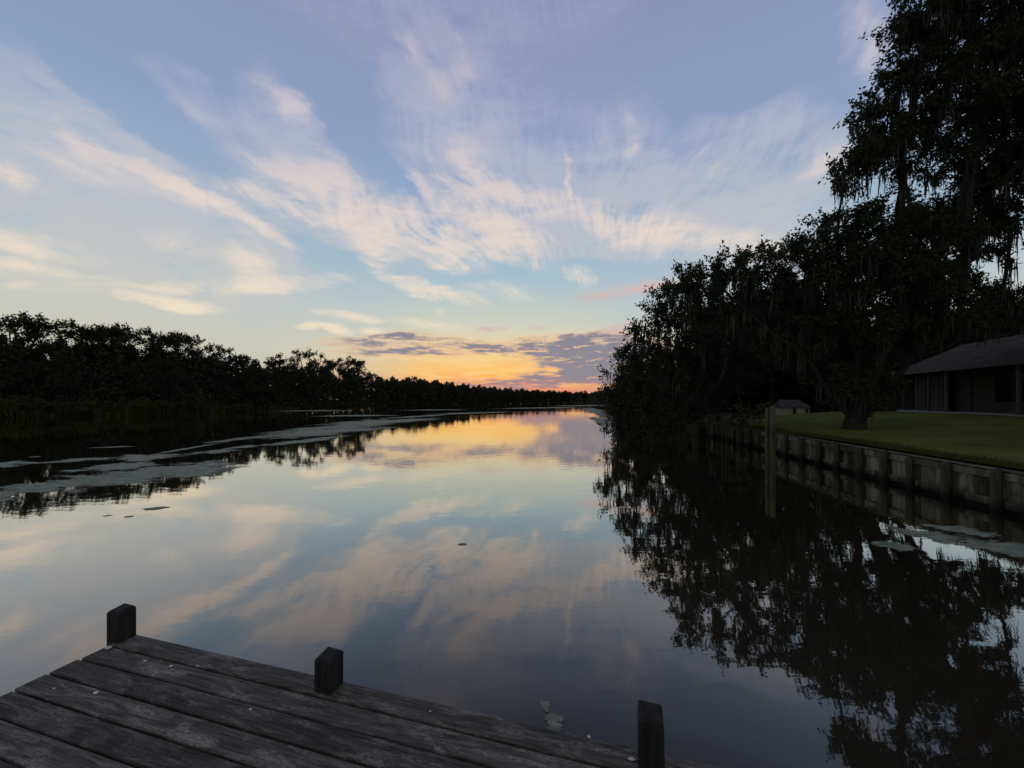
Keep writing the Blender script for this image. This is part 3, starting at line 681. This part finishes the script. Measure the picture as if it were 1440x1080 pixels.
# bushes at the foot of the left bank
def bush(seed, w=2.2, h=2.0):
    rng = np.random.default_rng(seed); bl = [((rng.normal()*w*.4, rng.normal()*w*.3, h*rng.uniform(.35, .7)), rng.uniform(.5, .9)) for _ in range(7)]
    return make_tree(rng, [[(0, 0, 0), (0, 0, .4)], [(0, 0, .2), (.5, 0, .9)], [(0, 0, .2), (-.5, .2, .9)]], bl, .4, .06, 5, .45, 6, (.20, .10), k=5, twig_r=.01)
bp_ = tree_object('bush', (0, 0, 0), bush(21), M['bush_leaf'], 'bush', 'bush')
for i, (px_, bk, s_, lab) in enumerate([(6, 0, 1.7, 'pale green bush at the left edge of the picture, tallest of the bank shrubs'), (30, -1, 1.3, 'pale green bush beside the tallest shrub at the left edge'),
      (90, 0, 1.1, 'low bush on the left bank below the highest flat-topped crown'), (120, -1, 1.2, 'low bush on the left bank under the right side of the highest flat-topped crown'),
      (185, 0, 1.3, 'greenish bush on the left bank below the spiky layered crown'), (215, 0, 1.2, 'greenish bush on the left bank right of the one below the spiky layered crown'), (275, 1, 1.9, 'tall grey-green shrub on the left bank where the wood bulges forward'), (60, 1, 1.2, 'low bush on the left bank under the dip in the skyline')]):
    o = bp_ if i == 0 else copy_tree(bp_)
    x, D = lbank(px_, bk); o.location = (x, D, .1); o.rotation_euler = (0, 0, i*1.3); o.scale = (s_,)*3; tag(o, lab, 'bush', 'bushes along the left bank')

for i in range(26):
    o = copy_tree(bp_); x, D = lbank(-40 + i*15 + rnd.uniform(-5, 5), rnd.uniform(-2, 1.5)); s_ = rnd.uniform(.7, 1.35)
    o.location = (x, D, .02); o.rotation_euler = (0, 0, rnd.uniform(0, 6)); o.scale = (s_, s_, s_*.9); tag(o, 'dim green bush in the unbroken line of shrubs along the foot of the left bank', 'bush', 'shrub line along the left bank')

# ------------------------------------------------------------------ algae films on the water
def patch(name, cx, cy, a, b, ang, seed, n=60, lab=None, jag=.28):
    rng = np.random.default_rng(seed); th = np.linspace(0, 2*np.pi, n, endpoint=False)
    r = 1 + jag*(np.sin(th*3+rng.uniform(0, 6))*.4 + np.sin(th*5+rng.uniform(0, 6))*.35 + np.sin(th*9+rng.uniform(0, 6))*.3 + np.sin(th*17+rng.uniform(0, 6))*.2)
    x = a*r*np.cos(th); y = b*r*np.sin(th); ca, sa = math.cos(ang), math.sin(ang)
    V = [(cx, cy, .006)] + [(cx+u*ca-v*sa, cy+u*sa+v*ca, .006) for u, v in zip(x, y)]
    return V, [(0, 1+i, 1+(i+1) % n) for i in range(n)]
def wat(px, py): D = F*H/(py-HY); return (px-CX)/F*D, D
def algae(name, spots, lab, seed):
    V, Fc = [], []
    for k, (x0, y0, x1, y1, wpx) in enumerate(spots):
        p0, p1 = wat(x0, y0), wat(x1, y1); c = ((p0[0]+p1[0])/2, (p0[1]+p1[1])/2); L = math.hypot(p1[0]-p0[0], p1[1]-p0[1])/2
        ym = (y0+y1)/2; ang = math.atan2(p1[1]-p0[1], p1[0]-p0[0]); Wd = abs(wat(0, ym-wpx)[1]-wat(0, ym+wpx)[1])/2*(1 if ym > 640 else abs(math.cos(ang))) + .02
        v, f = patch(name, c[0], c[1], L*1.25, Wd*1.4, ang, seed+k, lab=lab)
        v = [(a, b, .004 + .0013*k) for a, b, _ in v]
        n = len(V); V += v; Fc += [tuple(i+n for i in q) for q in f]
    me = bpy.data.meshes.new(name); me.from_pydata(V, [], Fc); me.update()
    uv = me.uv_layers.new(name='UVMap'); uv.data.foreach_set('uv', [c for _ in Fc for c in (0, 0, 1, 0, 1, 0)])
    return tag(link_mesh(name, me, M['algae']), lab, 'algae', kind='stuff')
algae('algae', [(20,684,280,662,14),(150,670,345,651,12),(-60,704,140,672,10),(-80,656,60,652,5),(-80,716,20,700,8),(100,660,230,652,6),(230,672,320,662,5)], 'widest grey algae mat floating near the left edge, across the reflected wood', 40)
algae('algae', [(160,648,250,639,6),(205,641,320,621,6),(280,624,400,610,7),(340,618,540,599,12),(260,639,335,632,5),(370,628,490,612,8),(390,608,570,592,7),(440,600,610,588,6),(60,650,170,644,3),(310,632,370,626,4)], 'thin pale algae streaks running from the middle of the left water toward the far bank', 60)
algae('algae', [(380,578,500,577,.9),(440,585,560,584,1.0),(520,590,640,582,1.6),(600,583,720,579,1.0),(560,577,660,576,.6),(700,575,820,572,.7),(120,630,190,628,.8),(40,643,60,642,.8)], 'pale algae lines on the far water along the left bank', 80)
algae('algae', [(852,586,826,573,3),(856,600,834,586,4),(790,571,850,569.5,.7)], 'speckled algae film on the far water beside the leaning oak', 100)
algae('algae', [(1262,746,1370,764,11),(1330,758,1500,784,14),(1220,762,1290,772,6),(1290,738,1420,756,6)], 'grey green algae mat on the dark water below the bulkhead at the right edge', 120)
algae('algae', [(760,985,775,1000,5),(765,1000,790,1018,9),(775,1018,785,1030,6)], 'small ragged algae clump close to the dock edge', 140)
algae('algae', [(140,726,165,724,1),(172,728,190,725,1.2),(196,717,242,713,2),(640,766,660,765,.8)], 'small dark floating algae flecks in the open water left of centre', 160)

# ------------------------------------------------------------------ dock
U = np.array([.960, -.2786]); Vn = np.array([-.285, -.958])     # along the planks (to the right), and back toward the viewer
corner = np.array([-2.60, 2.80]); ZD = H - 1.6
dock = empty('wooden_dock', (corner[0], corner[1], ZD)); dock.rotation_euler = (0, 0, math.atan2(U[1], U[0]))
tag(dock, 'weathered grey wooden dock corner with short square posts in the foreground', 'dock')
rr_ = random.Random(3)
deck = MB(); gap = .012; pw = .130; yy = 0.0
for i in range(17):                                # local x along the planks, local -y toward the viewer
    L0 = rr_.uniform(-.012, .012); y1 = yy; y0 = yy - pw
    joints = [L0]
    joints += [[4.9], [4.4], [.62, 4.8], [3.9], [1.9, 5.0]][i % 5]
    joints += [6.2]
    for a, b in zip(joints, joints[1:]):
        dz = rr_.uniform(-.004, .003)
        deck.box(a+.0015, b-.0015, y0, y1, -.038+dz, dz, .0045)
    yy -= pw + gap + rr_.uniform(-.002, .002)
fr = MB(); fr.box(.07, 6.1, -.052, -.014, -.23, -.044); fr.box(.03, .07, -2.3, -.055, -.23, -.044)
for x in (1.2, 2.4, 3.6, 4.8): fr.box(x, x+.045, -2.3, -.056, -.22, -.046)
fr.build('frame', M['dockpost'], dock)
for x, h_, tl in ((-.002, .205, 0), (1.662, .188, .01), (3.363, .232, -.012), (5.05, .23, 0)):
    p = MB(); s_ = .054
    p.box(-s_, s_, -s_, s_, -2.6, h_-.035, .004)
    # weathered cap: rounded-over, slightly pitched end grain
    rings = [(s_-.001, h_-.036), (s_-.002, h_-.016), (s_-.010, h_-.004), (s_-.02, h_)]
    vs = []; 
    for (q, z) in rings:
        for sx, sy in ((-1, -1), (1, -1), (1, 1), (-1, 1)): vs.append((sx*q, sy*q, z + sy*q*.12 - sx*q*.05))
    fs = [(k*4+i, k*4+(i+1) % 4, k*4+4+(i+1) % 4, k*4+4+i) for k in range(3) for i in range(4)] + [(12, 13, 14, 15)]
    p.add(vs, fs)
    o = p.build('post', M['dockpost'], dock, loc=(x, -.060, 0)); o.rotation_euler = (0, tl, 0)
# knots, nail heads and droppings on the boards
na = deck
for i in range(17):
    yc = -i*(pw+gap) - pw/2
    for x in (.09, 1.22, 2.42, 3.62, 4.82):
        for q in (-.035, .035):
            xx = x+rr_.uniform(-.008, .008); na.tube([(xx, yc+q, -.002), (xx, yc+q, .0015)], .0045, 7)
deck.build('deck', M['deck'], dock)
def splat(x, y, r, el_=1.0, n=11):
    gu = MB(); vs = [(0, 0, .006)] + [(r*el_*math.cos(t)*rr_.uniform(.6, 1.2), r*math.sin(t)*rr_.uniform(.6, 1.2), .0035) for t in [2*math.pi*k/n for k in range(n)]]
    gu.add(vs, [(0, 1+k, 1+(k+1) % n) for k in range(n)]); gu.build('bird_dropping', M['guano'], dock, loc=(x, y, 0))
def deck_local(px, py):
    D = F*1.6/(py-HY); w = np.array([(px-CX)/F*D, D]) - corner; ang = math.atan2(U[1], U[0])
    return w[0]*math.cos(ang)+w[1]*math.sin(ang), -w[0]*math.sin(ang)+w[1]*math.cos(ang)
for px_, py_, r_, e_ in ((181, 896, .022, 1.3), (152, 911, .018, 1.5), (134, 975, .014, 1.2), (241, 937, .009, 1.5), (204, 930, .008, 1.4), (278, 937, .006, 1.5), (76, 969, .006, 1.3), (352, 998, .007, 1.5), (828, 1037, .009, 1), (605, 1001, .006, 1), (888, 1068, .012, 1.4)):
    x, y = deck_local(px_, py_); splat(x, y, r_, e_)

# ------------------------------------------------------------------ bulkhead
bk_ = empty('bulkhead', (11.0, 12.0, 0)); bk_.rotation_euler = (0, 0, math.atan2(39, 5.7))
tag(bk_, 'weathered timber bulkhead with posts and vertical planks holding back the lawn', 'retaining wall')
ang = math.atan2(39, 5.7); L0 = np.array([11.0-.0, 12.0]); o_on = np.array([xr(12.0), 12.0])
bk_.location = (o_on[0], 12.0, 0)
ux, uy = math.cos(ang), math.sin(ang)               # local x runs away from the camera along the wall, local y to the river
def px_to_s(px):                                    # wall coordinate seen at column px
    k = (px-CX)/F; x0, y0 = o_on; s_ = (k*y0 - x0)/(ux - k*uy); return s_
smin, smax = px_to_s(1900), (27.0-12.0)/uy
pl = MB(); s_ = smin; rb = random.Random(8)
while s_ < smax-.02:
    w_ = rb.uniform(.17, .24); e_ = min(s_+w_-.012, smax); pl.box(s_, e_, -.045+rb.uniform(0, .008), .0, rb.uniform(.06,.12), .86+rb.uniform(-.03, .02), .004); s_ += w_
pl.box(smin, smax, -.058, -.048, -1.4, .84); pl.build('planking', M['bulkhead'], bk_)
wl = MB(); wl.box(smin, smax, .003, .062, .70, .86, .006)
wl.build('top_rail', M['bulkhead'], bk_)
wl = MB(); wl.box(smin, smax, .003, .070, .10, .27, .006); wl.build('bottom_rail', M['bulkhead'], bk_)
cp = MB(); cp.box(smin, smax+.05, -.16, .068, .885, .918, .006); cp.build('cap_board', M['cap'], bk_)
post_px = [1700, 1540, 1413, 1341, 1288, 1251, 1216, 1183, 1157, 1133, 1110, 1089, 1071, 1058, 1045, 1036, 1028, 1021, 1014, 1008, 1003]
for i, q in enumerate(post_px):
    s_ = min(px_to_s(q), smax-.1) if i < len(post_px)-1 else smax-.02
    p = MB(); hh = .90 + rb.uniform(-.05, .04); r_ = rb.uniform(.085, .105)
    p.tube([(0, 0, -1.5), (0, 0, hh-.04), (rb.uniform(-.01, .01), rb.uniform(-.01, .01), hh)], [r_, r_*.95, r_*.82], 12)
    p.build('post', M['bulkpost'], bk_, loc=(s_, .155, 0))

# two mooring pilings standing in the water
for (x, y, top, r_, lab, ln) in ((at(1079, 574, 16)[0], 16.0, 2.07, .085, 'darker, slightly shorter mooring piling of the pair in front of the bulkhead', .01), (at(1086.5, 571, 15.8)[0], 15.8, 2.16, .10, 'lighter, taller mooring piling of the pair in front of the bulkhead', -.006)):
    p = MB(); p.tube([(0, 0, -1.5), (.0, 0, .2), (ln, 0, top-.03), (ln, 0, top)], [r_*1.06, r_, r_*.92, r_*.8], 14)
    o = p.build('mooring_piling', M['piling'], None, True, loc=(x, y, 0)); tag(o, lab, 'piling', 'mooring pilings')

# ------------------------------------------------------------------ house
e_ = np.array([.287, .958]); nin = np.array([.958, -.287])
hs = empty('house', (17.8*nin[0], 17.8*nin[1], 0)); hs.rotation_euler = (0, 0, math.atan2(e_[1], e_[0]))
tag(hs, 'low dark single-storey house with a grey shingle roof and a posted porch facing the lawn', 'house')
# local x = along the eave (away), local y = toward the river, so inside is negative y
FZ, EZ, RZ = 1.66, 4.32, 6.22; XA, XB = 5.0, 36.1
def hal(px): d = (px-CX)/F; D = 17.8/(.958*d-.287); return .287*d*D + .958*D
rf = MB()
def slope_roof(mb, x0, x1, y0, z0, y1, z1, th=.12):
    mb.add([(x0, y0, z0), (x1, y0, z0), (x1, y1, z1), (x0, y1, z1), (x0, y0, z0-th), (x1, y0, z0-th), (x1, y1, z1-th), (x0, y1, z1-th)],
           [(0, 3, 2, 1), (4, 5, 6, 7), (0, 1, 5, 4), (1, 2, 6, 5), (2, 3, 7, 6), (3, 0, 4, 7)])
slope_roof(rf, XA, XB, 0, EZ, -4.0, RZ); slope_roof(rf, XA, XB, -4.004, RZ, -9.5, EZ-.4)
rf.build('roof', M['roof'], hs)
fa = MB(); fa.box(XA, XB, .003, .035, EZ-.20, EZ+.02, .0); fa.box(XB+.003, XB+.035, -4.0, .03, EZ-.2, EZ-.02); fa.build('fascia', M['trim'], hs)
wlx = MB(); wlx.box(XA+.6, hal(1297), -1.9, -1.7, FZ-.3, EZ+.5); wlx.box(XA+.6, XB-.6, -8.6, -8.4, FZ-.8, EZ-.1); wlx.box(XA+.6, XA+.8, -8.3, -2, FZ-.5, EZ); wlx.box(XB-.6, XB-.4, -8.3, -2, FZ-.5, EZ); wlx.build('wall', M['brick'], hs)
w2 = MB(); w2.box(hal(1297)+.01, XB-.4, -1.3, -1.1, FZ-.3, EZ+.3)
s_ = hal(1297)+.1
while s_ < XB-.6: w2.box(s_, s_+.03, -1.095, -1.075, FZ-.2, EZ+.2); s_ += .4
w2.build('siding_wall', M['wall'], hs)
pc = MB(); pc.box(XA, XB-.2, -1.65, -.15, FZ-.16, FZ, .01); pc.build('porch_slab', M['slab'], hs)
for q in (1530, 1422, 1323, 1299, 1264):
    p = MB(); p.box(-.07, .07, -.07, .07, FZ+.003, EZ-.13, .01); p.box(-.10, .10, -.10, .10, FZ+.001, FZ+.12, .01); p.build('porch_post', M['trim' if q > 1400 or q == 1323 else 'wall'], hs, loc=(hal(q), -.28, 0))
def window(x0, x1, z0, z1, y=-1.70):
    f_ = MB(); t_ = .07
    for a, b, c, d in ((x0, x1, z0, z0+t_), (x0, x1, z1-t_, z1), (x0, x0+t_, z0+t_, z1-t_), (x1-t_, x1, z0+t_, z1-t_), ((x0+x1)/2-.03, (x0+x1)/2+.03, z0+t_, z1-t_)): f_.box(a, b, y+.003, y+.05, c, d)
    o = f_.build('window', M['wall'], hs); g = MB(); g.box(x0+t_, x1-t_, y+.001, y+.015, z0+t_, z1-t_); g.build('pane', M['glass'], o)
window(hal(1440)+.1, hal(1405), FZ+.5, FZ+2.1); window(hal(1395), hal(1345), FZ+.55, FZ+2.1); window(8, 10.5, FZ+.6, FZ+2.1)
dr = MB(); dr.box(hal(1318), hal(1318)+1.0, -1.697, -1.64, FZ+.004, FZ+2.1); d_ = dr.build('door', M['dark_door'], hs)
hd = MB(); hd.tube([(hal(1318)+.12, -1.635, FZ+1), (hal(1318)+.12, -1.58, FZ+1)], .025, 8); hd.build('handle', M['trim'], d_)
# flat carport roof beyond the gable end
cpz = 4.52
cr_ = MB(); cr_.box(XB+.1, 47.5, -5.5, -.4, cpz-.16, cpz, .01); cr_.build('carport_roof', M['roof'], hs)
for x in (38.2, 42.6, 47.2): p = MB(); p.box(-.06, .06, -.06, .06, .9, cpz-.163, .01); p.build('carport_post', M['wall'], hs, loc=(x, -.7, 0))
bw = MB(); bw.box(XB+.1, 47.5, -5.5, -5.3, .7, cpz-.165); bw.build('carport_back_wall', M['brick'], hs)

# small shed at the back of the lawn
D = 38.0; sx = (1112-CX)/F*D; sh = empty('shed', (sx, D, .90)); sh.rotation_euler = (0, 0, R(-14)); tag(sh, 'small pale shed with dark door and grey hipped roof behind the lawn', 'shed')
s1 = MB(); s1.box(-1.15, 1.15, -.9, .9, -.3, .84); s1.build('wall', M['shed_wall'], sh)
s2 = MB(); s2.add([(-1.30, -1.06, .82), (1.30, -1.06, .82), (1.30, 1.06, .82), (-1.30, 1.06, .82), (-.95, 0, 1.50), (.60, 0, 1.50)], [(0, 1, 5, 4), (1, 2, 5), (2, 3, 4, 5), (3, 0, 4), (3, 2, 1, 0)]); s2.build('roof', M['shed_roof'], sh)
s3 = MB(); s3.box(-.16, .10, -.93, -.903, .03, .78); o = s3.build('door', M['dark_door'], sh); s4 = MB(); s4.tube([(.06, -.932, .5), (.06, -.96, .5)], .02, 8); s4.build('handle', M['trim'], o)
s5 = MB(); s5.box(.80, 1.06, -.925, -.903, .3, .72); s5.build('window', M['wall'], sh)
